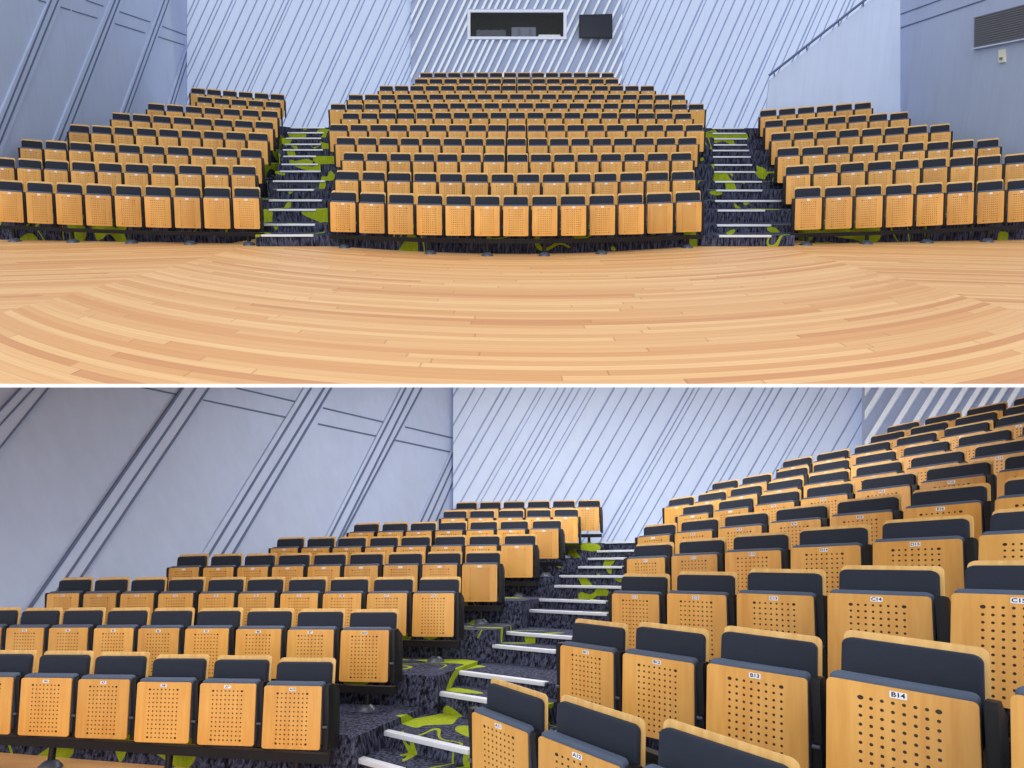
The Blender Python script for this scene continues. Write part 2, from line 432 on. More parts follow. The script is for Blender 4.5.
for rw in rows:
    U = U_UP if rw['hall'] == 'upper' else U_LO
    rw['U'] = U
    A = [P(x, y, F / s) for x, y, s in rw['pts']]
    rw['A'] = A; n = len(A)
    rw['poses'] = []
    for i, (x, y, s) in enumerate(rw['pts']):
        a, b = A[max(i - 1, 0)], A[min(i + 1, n - 1)]
        xa = unit(b - a)
        za = unit(U - (U @ xa) * xa); ya = np.cross(za, xa)
        B0 = np.stack([xa, ya, za], 1)
        pa, pb = rw['pts'][max(i - 1, 0)], rw['pts'][min(i + 1, n - 1)]
        if rw['hall'] == 'upper':
            gap = min(i + 1, n - 1) - max(i - 1, 0)
            e = np.array([pb[0] - pa[0], pb[1] - pa[1]]) / gap
            h = 1.035 * e[0]
            lean = 0.045 * (512 - x) / 480 if x < 512 else 0.008 * (512 - x) / 480
            v = np.array([lean * h, h]); c0 = np.array([x, y])
            up = np.array([0, -0.375 * h])
            tgt = np.array([c0 - 0.437 * e, c0 + 0.437 * e, c0 - 0.437 * e + v, c0 + 0.437 * e + v, c0 - 0.437 * e + up, c0 + 0.437 * e + up])
            wts = np.array([1, 1, 1, 1, 0.5, 0.5]); sr, sw = math.radians(10), 0.2
        else:
            # the seat as the lens of the photograph saw it: level camera, horizon LVY
            FD = 760.0 if rw['block'] == 'left' else 430.0
            def PD(px_, py_, s_): d_ = FD / s_; return np.array([(px_ - 512) / FD * d_, d_, (LVY - py_) / FD * d_])
            qa, qb, q0 = PD(*pa), PD(*pb), PD(x, y, s)
            e3 = (qb - qa); e3[2] = 0
            pit = np.linalg.norm(e3) / (min(i + 1, n - 1) - max(i - 1, 0)); ex = unit(e3)
            ez = np.array([0, 0, 1.0]); ey = np.cross(ez, ex)
            L = (LOCAL - np.array([0, 0, PZ])) * np.array([pit / 0.445 * (0.95 if rw['block'] == 'centre' else 1.0), 1, 1])
            q = q0 + L[:, :1] * ex + L[:, 1:2] * ey + L[:, 2:] * ez
            tgt = np.stack([512 + FD * q[:, 0] / q[:, 1], LVY - FD * q[:, 2] / q[:, 1]], 1)
            if rw['block'] == 'centre':
                q0_, dl_, n_, m_ = LOC[rw['r']]
                for k, sg in ((0, -1), (1, 1)):
                    dx = 1000.0 / (q0_ - (i + sg * 0.43) * dl_); sl_ = s * dx / (x - LVX)
                    tgt[k] = (LVX + dx, LVY + m_ * dx)
                    tgt[2 + k] = tgt[k] + np.array([-0.03 * (x - 586) / 311 * PANEL_H * sl_, PANEL_H * sl_])
                sx = s * min(0.09, max(0.03, 0.09 - 0.05 * (x - 586) / 311)); sy = -0.178 * s - 0.045 * (y - LVY) * s / 266
                for k in (0, 1):
                    tgt[4 + k] = tgt[k] + np.array([sx, sy])
                wts = np.array([1.7, 1.7, 0.9, 0.9, 0.9, 0.9]); sr, sw = math.radians(15), 0.4
            else:
                wts = np.array([1.2, 1.2, 1, 1, 0.8, 0.8]); sr, sw = math.radians(3), 0.12
        rw['poses'].append(pose(A[i], B0, tgt, wts, sr, sw))
    rw['roots'] = [a - Rm[:, 2] * PZ * sc[2] for Rm, a, sc in rw['poses']]

ORD = ['zeroth', 'first', 'second', 'third', 'fourth', 'fifth', 'sixth', 'seventh', 'eighth', 'ninth', 'tenth', 'eleventh', 'twelfth',
       'thirteenth', 'fourteenth', 'fifteenth', 'sixteenth', 'seventeenth', 'eighteenth', 'nineteenth']
def seat_label(rw, i):
    n = len(rw['pts']); r = rw['r']; row = 'front' if r == 0 else ORD[r + 1]
    where = {'upper': 'upper photo', 'lower': 'lower photo'}[rw['hall']]
    blk = rw['block'] if rw['hall'] == 'upper' or rw['block'] == 'left' else 'right'
    if rw['hall'] == 'lower' and rw['block'] == 'centre' and r <= 3 and not (r == 0 and i == 2):
        t = '%s%d' % (LETTERS[r], 11 + i)
        return 'folded beech seat tagged %s in the %s row, %s block, %s' % (t, row, blk, where)
    pos = 'leftmost' if i == 0 else 'rightmost' if i == n - 1 else ORD[i + 1] + ' from left'
    return 'folded beech seat, %s in %s row of %s block, %s' % (pos, row, blk, where)

def is_single(rw):
    if rw['hall'] == 'lower': return True
    return {'centre': rw['r'] < 5, 'left': rw['r'] < 6, 'right': True}[rw['block']]

def mat4(Rm, t, sc):
    m = Matrix.Identity(4)
    for i in range(3):
        for j in range(3): m[i][j] = float(Rm[i, j] * sc[j])
        m[i][3] = float(t[i])
    return m
def add_part(name, me, parent, x=0.0):
    o = bpy.data.objects.new(name, me); col.objects.link(o); o.parent = parent; o.location = (x, 0, 0); return o
stuff = MB(); STUFF_MATS = [M['panel'], M['edge'], M['navy'], M['shell'], M['black'], M['plate']]
STUFF_PARTS = ['seat_panel', 'seat_cushion', 'backrest_cushion', 'backrest_shell', 'side_standard', 'number_plate']
stuff_panels = []
nseat = 0
for rw in rows:
    n = len(rw['pts'])
    blk = rw['block'] if rw['hall'] == 'upper' or rw['block'] == 'left' else 'right'
    for i in range(n):
        Rm, a, sc = rw['poses'][i]; root = rw['roots'][i]
        if not is_single(rw):
            stuff_panels.append((Rm, root, sc, i == 0)); continue
        nseat += 1
        t = bpy.data.objects.new('auditorium_seat', None); col.objects.link(t); t.empty_display_size = 0.1
        t.matrix_world = mat4(Rm, root, sc)
        tag(t, seat_label(rw, i), 'seat', 'folded seats of the %s block, %s photo' % (blk, rw['hall']))
        for nm in ('seat_panel', 'seat_cushion', 'backrest_cushion', 'backrest_shell'): add_part(nm, SM[nm], t)
        st = [add_part('side_standard', SM['side_standard'], t, HP - 0.003)]
        if i == 0: st.append(add_part('side_standard', SM['side_standard'], t, 0.003 - HP))
        s = rw['pts'][i][2]
        if rw['hall'] == 'lower' or rw['r'] < 3:
            pl = add_part('number_plate', SM['number_plate'], t)
        if rw['hall'] == 'lower' and s > 80:
            if s > 110:
                for q in st: add_part('pivot_bolt', SM['pivot_bolt'], q)
            num = 11 + i if rw['block'] == 'centre' else 10 - (n - 1 - i)
            tx = add_part('seat_number', text_mesh('%s%d' % (LETTERS[rw['r']], num)), pl)
            tx.location = (0, -0.0157, PZ - 0.0245); tx.rotation_euler = (math.pi / 2, 0, 0)
# the small far rows, past the three hundred largest, as one object
for k, nm in enumerate(STUFF_PARTS):
    me = SM[nm]
    vs = np.array([v.co[:] for v in me.vertices]); fs = [tuple(p.vertices) for p in me.polygons]
    for Rm, root, sc, first in stuff_panels:
        for xo in ([HP, -HP] if nm == 'side_standard' and first else [HP] if nm == 'side_standard' else [0.0]):
            stuff.add((root + ((vs + np.array([xo, 0, 0])) * sc) @ Rm.T).tolist(), fs, k)
me = bpy.data.meshes.new('auditorium_seats'); me.from_pydata(stuff.v, [], stuff.f)
M['panel_far'] = mat_wood('beech_panel_far', (220, 168, 90), (200, 143, 68))
for m in [M['panel_far']] + STUFF_MATS[1:]: me.materials.append(m)
me.polygons.foreach_set('material_index', stuff.mi); me.update()
so = obj('auditorium_seats', me, None, 'small far rows of folded beech seats high at the back of the upper photo', 'seats', None, 'stuff')

# ------------------------------------------------------------------ beams and pedestals under the rows
def beam(rw, feet, ground, label):
    U = rw['U']; n = len(rw['pts'])
    L = []
    for i, (Rm, a, sc) in enumerate(rw['poses']):
        L.append(rw['roots'][i] + Rm @ (np.array([0, 0.10, PZ - PANEL_H - (0.15 if rw.get('wide') else 0.085)]) * sc))
    e = (L[-1] - L[0]) / max(1, n - 1)
    pts = [L[0] - 0.5 * e] + L + [L[-1] + 0.5 * e]
    base = np.mean(rw['roots'], axis=0)
    t = empty('seat_row_rail', base, label, 'rail', 'steel rails under the seat rows')
    m = MB()
    for a, b in zip(pts[:-1], pts[1:]):
        x = unit(b - a); y = unit(np.cross(U, x)); z = np.cross(x, y)
        q = lambda p, sy, sz: p - base + sy * 0.035 * y + sz * 0.032 * z
        m.prism([q(a, -1, -1), q(a, 1, -1), q(a, 1, 1), q(a, -1, 1)], [q(b, -1, -1), q(b, 1, -1), q(b, 1, 1), q(b, -1, 1)])
    obj('crossbar', m.mesh('crossbar', [M['black']], False), t)
    for i in feet:
        k = rw['poses'][i][2][2]; top = L[i]
        g = ground(rw, i, top)
        m = MB(); m.tube([top - base, g + U * 0.02 - base], 0.030 * k, 12)
        pd = obj('pedestal', m.mesh('pedestal', [M['black']], True), t)
        m = MB(); m.tube([g - base, g + U * 0.014 * k - base, g + U * 0.045 * k - base, g + U * 0.060 * k - base], [0.098 * k, 0.094 * k, 0.062 * k, 0.034 * k], 18)
        obj('foot', m.mesh('foot', [M['foot']], True), pd)
def on_plane(z):
    def f(rw, i, top):
        U = rw['U']; return top - U * ((top - C) @ U - z)
    return f
def on_root(rw, i, top):
    U = rw['U']; return top - U * ((top - rw['roots'][i]) @ U)
LOW0 = float(np.mean([(q - C) @ U_LO for rw in rows if rw['hall'] == 'lower' and rw['r'] == 0 for q in rw['roots']]))
for rw in rows:
    n = len(rw['pts']); row = 'front' if rw['r'] == 0 else ORD[rw['r'] + 1]
    blk = rw['block'] if rw['hall'] == 'upper' or rw['block'] == 'left' else 'right'
    lab = 'black steel rail carrying the %s row of the %s block, %s photo' % (row, blk, rw['hall'])
    if rw['hall'] == 'upper' and rw['r'] == 0:
        feet = {'centre': [0, 3, 5, 7, 9, 12], 'left': [0, 2, 4, 6, 8], 'right': [0, 2, 4, 6]}[rw['block']]
        beam(rw, feet, on_plane(-EYE), lab)
    elif rw['hall'] == 'lower' and rw['block'] == 'left':
        feet = [n - 1, n - 3] if rw['r'] else [1, 3, 5]
        beam(rw, feet, on_root, lab)
    elif rw['hall'] == 'lower' and rw['r'] < 4:
        beam(rw, [0, n - 1], on_root, lab)

# ------------------------------------------------------------------ carpeted tiers
def tiers(rws, name, label, ext0, ext1, front_gap):
    m = MB()
    for k, rw in enumerate(rws):
        if k == 0: continue
        U = rw['U']; n = len(rw['pts'])
        roots = [np.array(q) for q in rw['roots']]
        hm = np.array([(q - C) @ U for q in roots]); fit = np.polyfit(range(n), hm, 1)
        roots = [q + U * (np.polyval(fit, i) - hm[i]) for i, q in enumerate(roots)]
        e0 = roots[0] - roots[1]; e1 = roots[-1] - roots[-2]
        line = [roots[0] + unit(e0) * ext0] + roots + [roots[-1] + unit(e1) * ext1]
        prev = rws[k - 1]['roots']
        dirx = unit(roots[-1] - roots[0]); nb = unit(np.cross(U, dirx))          # away from the viewer
        sp = abs((np.mean(roots, axis=0) - np.mean(prev, axis=0)) @ nb)
        pm = np.array([q @ nb for q in prev]); rm = np.array([q @ nb for q in roots])
        fo = max(0.35, min(sp - front_gap, 1.35))
        for a, b in zip(line[:-1], line[1:]):
            q = [a - nb * fo, b - nb * fo, b + nb * 0.5, a + nb * 0.5]
            m.prism([p - U * 0.62 for p in q], q)
    return obj(name, m.mesh(name, [M['carpet']]), None, label, 'floor', None, 'structure')
def block(h, b): return [rw for rw in rows if rw['hall'] == h and rw['block'] == b]
tiers(block('upper', 'centre'), 'tiered_floor', 'carpeted tiers under the centre block, upper photo', 0.3, 0.3, 0.42)
tiers(block('upper', 'left'), 'tiered_floor', 'carpeted tiers under the left block, upper photo', 0.6, 0.3, 0.42)
tiers(block('upper', 'right'), 'tiered_floor', 'carpeted tiers under the right block, upper photo', 0.3, 0.6, 0.42)
tiers(block('lower', 'left'), 'tiered_floor', 'carpeted tiers under the left block, lower photo', 0.6, 0.42, 0.36)
tiers(block('lower', 'centre'), 'tiered_floor', 'carpeted tiers under the right block, lower photo', 0.35, 0.8, 0.36)

# ------------------------------------------------------------------ aisle stairs
def stairs(U, steps, full, label, drop):
    """steps: nosing ends (xl, yl, dl, xr, yr, dr); full: how far the carpet runs past the nosing on both sides, as a fraction"""
    t = empty('aisle_stairs', (0, 0, 0), label, 'stairs', None, 'structure')
    Ls = [(P(a, b, c), P(d, e, f)) for a, b, c, d, e, f in steps]
    hh = [(((l + r) / 2 - C) @ U) for l, r in Ls]
    m = MB()
    for k, (l, r) in enumerate(Ls):
        h = hh[k]
        lev = lambda p: p - U * ((p - C) @ U - h)
        fl, fr = full[k]
        ex = r - l
        if k + 2 < len(Ls): bl, br = Ls[k + 2]
        else:
            back = unit(np.cross(U, ex)) * 1.4; bl, br = l + back, r + back
        q = [lev(l - ex * fl), lev(r + ex * fr), lev(br + (br - bl) * fr), lev(bl - (br - bl) * fl)]
        m.prism([p - U * drop for p in q], q)
    obj('carpeted_steps', m.mesh('carpeted_steps', [M['carpet']]), t)
    for k, (l, r) in enumerate(Ls):
        h = hh[k]
        lev = lambda p: p - U * ((p - C) @ U - h)
        l, r = lev(l), lev(r); x = unit(r - l); y = unit(np.cross(U, x))
        w = 0.055; th = 0.028
        q = [l - y * 0.02, r - y * 0.02, r + y * w, l + y * w]
        m = MB(); m.prism([p - U * th for p in q], [p + U * 0.008 for p in q])
        obj('nosing', m.mesh('nosing', [M['alu']], True, 0.005, 2), t)
ys = [235, 224.3, 209.5, 200, 189.5, 180.8, 171, 164, 156, 149.6, 144, 138, 132.5, 127.5]
xl = [261.5, 263, 269, 269, 277, 273, 280, 281.6, 283.5, 283, 285, 286, 287.5, 291]
xr = [313.4, 315, 316, 322, 314, 325, 321.6, 318, 316, 323, 321, 323, 324, 325]
sl = [(xl[k], ys[k], 12.4 * (1 + 0.055 * (k + 1)), xr[k], ys[k], 12.4 * (1 + 0.055 * (k + 1))) for k in range(14)]
fu = [(0.12, (331 - xr[k]) / (xr[k] - xl[k]) + 0.25) for k in range(14)]
stairs(U_UP, sl, fu, 'carpeted aisle steps with pale nosings left of the centre block, upper photo', 0.5)
xl = [719, 717, 717.6, 715, 716, 715, 714, 712, 713, 712.5, 712, 712.5, 712.5, 712]
xr = [771, 771, 765, 781, 762, 762, 755, 752, 750.5, 749, 747, 747, 745.5, 744]
sl = [(xl[k], ys[k] + 0.6, 12.4 * (1 + 0.055 * (k + 1)), xr[k], ys[k] + 0.6, 12.4 * (1 + 0.055 * (k + 1))) for k in range(14)]
fu = [(0.35, max(0.05, (790 - 1.6 * k - xr[k]) / (xr[k] - xl[k])) + 0.1) for k in range(14)]
stairs(U_UP, sl, fu, 'carpeted aisle steps with pale nosings right of the centre block, upper photo', 0.5)
# lower hall: left end, right end, pixels per metre at the left end
ls = [(351, 757.8, 400, 768.5, 131), (376.4, 729.6, 470, 750.5, 122), (432, 690.7, 500, 702.5, 107), (446.8, 671.5, 545, 681, 99), (486, 645, 556, 650.3, 90), (492.6, 632.6, 572, 635.5, 84),
      (527, 611.3, 607, 612, 77), (534, 600, 606, 600.4, 73), (555, 586.2, 622.5, 586, 70), (560, 576, 624, 575.6, 67), (578.7, 566.8, 622, 566.4, 63), (584, 558.3, 625, 558, 60),
      (597.5, 550.7, 634, 550.3, 56.5), (602, 542.2, 640, 541.6, 54)]
sl = []
for x0, y0, x1, y1, s in ls:
    s1 = s * (x1 + 330) / (x0 + 330)
    sl.append((x0, y0, F / s, x1, y1, F / s1))
stairs(U_LO, sl, [(0.10, 0.9), (0.10, 0.8), (0.06, 0.5), (0.1, 0.35)] + [(0.12, 0.3)] * 10, 'carpeted aisle steps with silver nosings between the blocks, lower photo', 0.45)

# ------------------------------------------------------------------ floors
def floor_pt(x, y, U, h):          # point of the level plane at height h (relative to the eye) under a pixel
    r = ray(x, y); return C + r * (h / (r @ U))
FRONT_Y = floor_pt(512, 385.2, U_UP, -EYE)[1]
p1, p2 = floor_pt(252, 244.5, U_UP, -EYE), floor_pt(0, 313, U_UP, -EYE)
q1, q2 = floor_pt(775, 244.5, U_UP, -EYE), floor_pt(1024, 313, U_UP, -EYE)
M['floor'] = mat_floor('timber_stage_boards', ((p1[0], p1[1]), (p2[0], p2[1])), ((q2[0], q2[1]), (q1[0], q1[1])))
m = MB(); m.box(-11.5, 11.5, FRONT_Y + 0.03, 26, -0.014, 0)
obj('floor', m.mesh('floor', [M['floor']]), None, 'pale timber stage floor with curved boards, upper photo', 'floor', None, 'structure')
m = MB(); m.box(-11.5, 11.5, FRONT_Y, FRONT_Y + 0.03, -0.014, 0.0)
obj('trim_1', m.mesh('trim_1', [M['white']]), None, 'white edge strip along the front of the timber floor', 'trim', None, 'structure')
t = NT('timber_floor_low'); o, v = t.xyz()
nz = t.noise(t.comb(t.math('MULTIPLY', o[0], 0.8), t.math('MULTIPLY', o[1], 9), o[2]), 2, 3)
M['floor_low'] = t.done(t.mix(nz, lin(206, 140, 86), lin(236, 186, 126)), 0.4)
m = MB()
lowp = LOW0 - 0.02
c0 = [floor_pt(-300, 772, U_LO, lowp), floor_pt(1150, 772, U_LO, lowp)]
nbk = U_LO * 0 + unit(FW - (FW @ U_LO) * U_LO)
q = [c0[0] - nbk * 1.5, c0[1] - nbk * 1.5 , c0[1] + nbk * 1.2, c0[0] + nbk * 1.2]
q = [p - U_LO * ((p - C) @ U_LO - lowp) for p in q]
m.prism([p - U_LO * 0.02 for p in q], q)
obj('floor', m.mesh('floor', [M['floor_low']]), None, 'timber floor edge under the front left row, lower photo', 'floor', None, 'structure')

# ------------------------------------------------------------------ walls
def clip_poly(poly, xa, xb, ya=-1e9, yb=1e9):
    for ax, lo, hi in ((0, xa, xb), (1, ya, yb)):
        for sgn, lim in ((1, lo), (-1, -hi)):
            out = []
            for i in range(len(poly)):
                a, b = poly[i], poly[(i + 1) % len(poly)]
                va, vb = sgn * a[ax] - lim, sgn * b[ax] - lim
                if va >= 0: out.append(a)
                if (va >= 0) != (vb >= 0):
                    tt = va / (va - vb); out.append((a[0] + tt * (b[0] - a[0]), a[1] + tt * (b[1] - a[1])))
            poly = out
            if not poly: return []
    return poly
class Wall:
    """a plane standing on the line between two ground points, with work drawn on it"""
    def __init__(s, xa, da, xb, db, y0, U, mats, lean=0.0):
        A, B = P(xa, y0, da), P(xb, y0, db)
        xd = unit(B - A); up = unit(U - (U @ xd) * xd)
        n = unit(np.cross(xd, up))
        if n @ (C - A) < 0: n = -n
        s.p0, s.n, s.mats, s.m = A, n, mats, MB()
    def at(s, x, y, off=0.0): return hit(x, y, s.p0 + s.n * off, s.n)
    def face(s, poly, t=0.08, mi=0):
        f = [s.at(x, y) for x, y in poly]
        s.m.prism([p - s.n * t for p in f], f, mi)
    def raised(s, poly, off, mi):
        if len(poly) < 3: return
        f = [s.at(x, y) for x, y in poly]
        s.m.prism([p - s.n * 0.01 for p in f], [p + s.n * off for p in f], mi)
    def stripe(s, l0, l1, w0, w1, off, mi, clip):
        """strip whose centre line runs from pixel l0 (bottom) to l1 (top), w0 / w1 wide"""
        poly = [(l0[0] - w0 / 2, l0[1]), (l0[0] + w0 / 2, l0[1]), (l1[0] + w1 / 2, l1[1]), (l1[0] - w1 / 2, l1[1])]
        s.raised(clip_poly(poly, *clip), off, mi)
    def hline(s, l0, l1, w, off, mi):
        s.raised([(l0[0], l0[1] - w / 2), (l1[0], l1[1] - w / 2), (l1[0], l1[1] + w / 2), (l0[0], l0[1] + w / 2)], off, mi)
    def build(s, name, label): return obj(name, s.m.mesh(name, s.mats), None, label, 'wall', None, 'structure')
def battens(w, xa, xb, ytop, ybot, slope, pitch, frac, off, mi, rnd, seed, pairs=0.0):
    rng = random.Random(seed); x = xa - slope * (ybot - ytop) - 20
    while x < xb + 20:
        p = pitch * (1 + rng.uniform(-rnd, rnd)); wd = p * frac
        if rng.random() < pairs: p = p * 0.45; wd = p * (2 * frac - 1 if frac > 0.6 else frac)
        poly = [(x, ybot), (x + wd, ybot), (x + wd + slope * (ybot - ytop), ytop), (x + slope * (ybot - ytop), ytop)]
        w.raised(clip_poly(poly, xa, xb, ytop, ybot), off, mi)
        x += p
def band(w, lines, clip, strip_mi=1, shade_mi=2, jw=1.6):
    """a triple groove: dark strips painted as its shade, with raised strips between them"""
    for (a, b), (c, d) in zip(lines[:-1], lines[1:]):
        w.raised(clip_poly([a, c, d, b], *clip), 0.05, strip_mi)
    for a, b in lines: w.stripe(a, b, jw * 1.3, jw, 0.012, shade_mi, clip)
def extend(a, b, y0, y1):
    k = (b[0] - a[0]) / (b[1] - a[1])
    return ((a[0] + k * (y0 - a[1]), y0), (a[0] + k * (y1 - a[1]), y1))

# --- upper hall
wl = Wall(187, 27, -40, 15.3, 200, U_UP, [M['smooth'], M['strip'], M['dark_line']])
wl.face([(-60, -60), (187, -60), (187, 260), (-60, 330)])
CL = (-60, 186.8, -55, 250)
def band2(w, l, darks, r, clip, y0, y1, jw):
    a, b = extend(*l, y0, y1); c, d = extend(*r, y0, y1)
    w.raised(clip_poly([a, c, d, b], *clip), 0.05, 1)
    for q in darks:  # groove shade painted as flat dark strips on the band
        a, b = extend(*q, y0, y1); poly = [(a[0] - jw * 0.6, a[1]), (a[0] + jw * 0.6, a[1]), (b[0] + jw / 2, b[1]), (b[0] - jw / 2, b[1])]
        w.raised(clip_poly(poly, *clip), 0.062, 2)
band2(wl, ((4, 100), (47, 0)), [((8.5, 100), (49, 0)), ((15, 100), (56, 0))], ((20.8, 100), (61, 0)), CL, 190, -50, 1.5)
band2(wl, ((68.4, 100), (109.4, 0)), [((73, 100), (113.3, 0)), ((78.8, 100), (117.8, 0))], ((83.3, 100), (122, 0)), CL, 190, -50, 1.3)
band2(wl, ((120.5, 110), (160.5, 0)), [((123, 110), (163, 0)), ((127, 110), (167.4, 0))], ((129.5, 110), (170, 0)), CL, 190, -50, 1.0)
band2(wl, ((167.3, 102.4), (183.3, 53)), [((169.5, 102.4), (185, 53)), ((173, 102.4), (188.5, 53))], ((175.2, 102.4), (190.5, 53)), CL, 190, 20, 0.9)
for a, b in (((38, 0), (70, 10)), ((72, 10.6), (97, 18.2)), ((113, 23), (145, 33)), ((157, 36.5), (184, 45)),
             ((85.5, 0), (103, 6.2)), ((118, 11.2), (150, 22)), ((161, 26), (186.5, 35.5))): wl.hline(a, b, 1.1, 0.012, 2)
wl.build('wall_left', 'smooth grey blue side wall with diagonal grooves, upper photo')

wbl = Wall(187, 27, 411, 31, 200, U_UP, [M['gap'], M['batten']])
wbl.face([(187, -60), (411, -60), (411, 230), (187, 230)])
battens(wbl, 187, 411, -50, 215, 0.455, 8.8, 0.85, 0.03, 1, 0.35, 3, 0.25)
wbl.build('wall_back_left', 'pale wall of slanted battens left of the rear wall, upper photo')

wb = Wall(411, 31, 622, 31, 200, U_UP, [M['gap_dark'], M['bright']])
# rear wall with an opening for the control booth window
WX0, WX1, WY0, WY1 = 470.2, 563.6, 12.5, 37.2
for poly in ([(411, -60), (622, -60), (622, WY0), (411, WY0)], [(411, WY1), (622, WY1), (622, 210), (411, 210)],
             [(411, WY0), (WX0, WY0), (WX0, WY1), (411, WY1)], [(WX1, WY0), (622, WY0), (622, WY1), (WX1, WY1)]): wb.face(poly)
for (xa, xb, ya, yb) in ((411, 622, -50, 9.5), (411, 467.5, 9.5, 40), (566.5, 622, 9.5, 40), (411, 622, 40, 200)):
    rng = random.Random(11); x = 200.0
    while x < 640:
        p = 8.3 * (1 + rng.uniform(-0.3, 0.3)); wd = 2.6
        poly = [(x, 200), (x + wd, 200), (x + wd + 0.47 * 250, -50), (x + 0.47 * 250, -50)]
        wb.raised(clip_poly(poly, xa, xb, ya, yb), 0.09, 1); x += p
wb.build('wall_back', 'grey rear wall with bright slanted battens around the booth window, upper photo')
# booth window
win = empty('window_1', wb.at(516, 25), 'control booth window in the rear wall, upper photo', 'window', None, 'structure')
o0 = wb.at(516, 25)
def wbox(poly, y0, y1, name, mat, parent, **kw):
    f = [wb.at(x, y) - o0 for x, y in poly]; mm = MB(); mm.prism([p + wb.n * y0 for p in f], [p + wb.n * y1 for p in f])
    return obj(name, mm.mesh(name, [mat]), parent, **kw)
fm = MB()
for poly in ([(467.6, 10), (566.4, 10), (566.4, 12.7), (467.6, 12.7)], [(467.6, 37), (566.4, 37), (566.4, 39.6), (467.6, 39.6)],
             [(467.6, 12.7), (470.4, 12.7), (470.4, 37), (467.6, 37)], [(563.4, 12.7), (566.4, 12.7), (566.4, 37), (563.4, 37)]):
    f = [wb.at(x, y) - o0 for x, y in poly]; fm.prism([p - wb.n * 0.05 for p in f], [p + wb.n * 0.11 for p in f])
obj('window_frame', fm.mesh('window_frame', [M['frame']]), win)
wbox([(470, 12.4), (563.8, 12.4), (563.8, 37.3), (470, 37.3)], -0.03, -0.02, 'pane', M['pane'], win)
# the booth behind it: five dark sides
A_, B_, C_, D_ = [wb.at(x, y) for x, y in ((468, 9), (566, 9), (566, 39.5), (468, 39.5))]
bn = -wb.n * 1.5
mm = MB(); mm.add([A_, B_, C_, D_, A_ + bn, B_ + bn, C_ + bn, D_ + bn], [(0, 1, 5, 4), (1, 2, 6, 5), (2, 3, 7, 6), (3, 0, 4, 7), (4, 5, 6, 7)])
obj('wall_booth', mm.mesh('wall_booth', [M['dark']]), None, 'dark interior of the control booth, upper photo', 'wall', None, 'structure')
def gear(x0, x1, y0, y1, off, depth, name, mat, label, cat, extra=None):
    q = [hit(x, y, wb.p0 - wb.n * off, wb.n) for x, y in ((x0, y1), (x1, y1), (x1, y0), (x0, y0))]
    c = (q[0] + q[1]) / 2
    t = empty(name, c, label, cat)
    m1 = MB(); m1.prism([p - c for p in q], [p - c - wb.n * depth for p in q]); obj('body', m1.mesh('body', [mat], False, 0.02, 1), t)
    if extra: extra(t, q, c)
def slots(t, q, c):
    for k in (0.25, 0.7):
        a = q[0] + (q[1] - q[0]) * k - c; u = (q[3] - q[0])
        m2 = MB(); f = [a + u * 0.15, a + (q[1] - q[0]) * 0.12 + u * 0.15, a + (q[1] - q[0]) * 0.12 + u * 0.8, a + u * 0.8]
        m2.prism(f, [p + wb.n * 0.02 for p in f]); obj('handle', m2.mesh('handle', [M['foot']]), t)
def knobs(t, q, c):
    for k in (0.1, 0.35, 0.6, 0.85):
        a = q[3] + (q[2] - q[3]) * k - c - wb.n * 0.1
        m2 = MB(); m2.tube([a, a + U_UP * 0.03], 0.03, 8); obj('knob', m2.mesh('knob', [M['gear']]), t)
gear(476, 506, 29.8, 37.0, 0.25, 0.5, 'mixing_console', M['gear_dark'], 'low dark mixing console behind the booth window, left end', 'console', knobs)
gear(511.5, 536, 27, 37.0, 0.2, 0.4, 'equipment_case', M['gear'], 'grey equipment case with two handles behind the booth window, middle', 'case', slots)
gear(538.5, 560.5, 34.6, 37.0, 0.15, 0.4, 'paper_stack', M['plate'], 'flat white paper stack behind the booth window, right end', 'paper')
# wall monitor
tv = empty('wall_monitor', wb.at(595, 28), 'black wall monitor right of the control booth window, upper photo', 'monitor')
o0 = wb.at(595, 28)
wbox([(578.6, 16.2), (611.4, 15.4), (611.4, 40.0), (578.6, 39.4)], 0.22, 0.30, 'bezel', M['black'], tv)
wbox([(579.6, 17.2), (610.4, 16.5), (610.4, 38.6), (579.6, 38.2)], 0.30, 0.306, 'screen', M['screen'], tv)
wbox([(591, 24), (599, 24), (599, 32), (591, 32)], 0.0, 0.22, 'wall_bracket', M['foot'], tv)

wbr = Wall(622, 31, 905, 26, 200, U_UP, [M['gap'], M['batten']])
wbr.face([(622, -60), (915, -60), (915, 230), (622, 230)])
battens(wbr, 622, 910, -50, 215, 0.44, 9.2, 0.83, 0.035, 1, 0.3, 8, 0.25)
wbr.build('wall_back_right', 'pale wall of slanted battens right of the rear wall, upper photo')

wp = Wall(766, 22.8, 901, 22.2, 200, U_UP, [M['smooth_pale']])
wp.face([(769.5, 80), (872, -1), (900.3, -23.4), (900.3, 230), (764.5, 230), (766, 112)], 0.15)
wp.build('wall_parapet', 'plain pale parapet wall with sloping top, upper photo')
hr = empty('handrail', wp.at(820, 40), 'dark sloping handrail along the top of the pale parapet wall', 'handrail')
o0 = wp.at(820, 40)
m = MB(); m.tube([wp.at(769, 75.5, 0.06) - o0, wp.at(868, -2.5, 0.06) - o0, wp.at(905, -31.6, 0.06) - o0], 0.035, 10)
obj('rail', m.mesh('rail', [M['dark_line']], True), hr)
for k in (0.05, 0.38, 0.70, 0.95):
    x = 769 + 99 * k; y = 75.5 - 78 * k
    m = MB(); m.tube([wp.at(x, y, 0.06) - o0, wp.at(x + 0.4, y + 4.6, 0.02) - o0], 0.018, 8); obj('bracket', m.mesh('bracket', [M['dark_line']], True), hr)

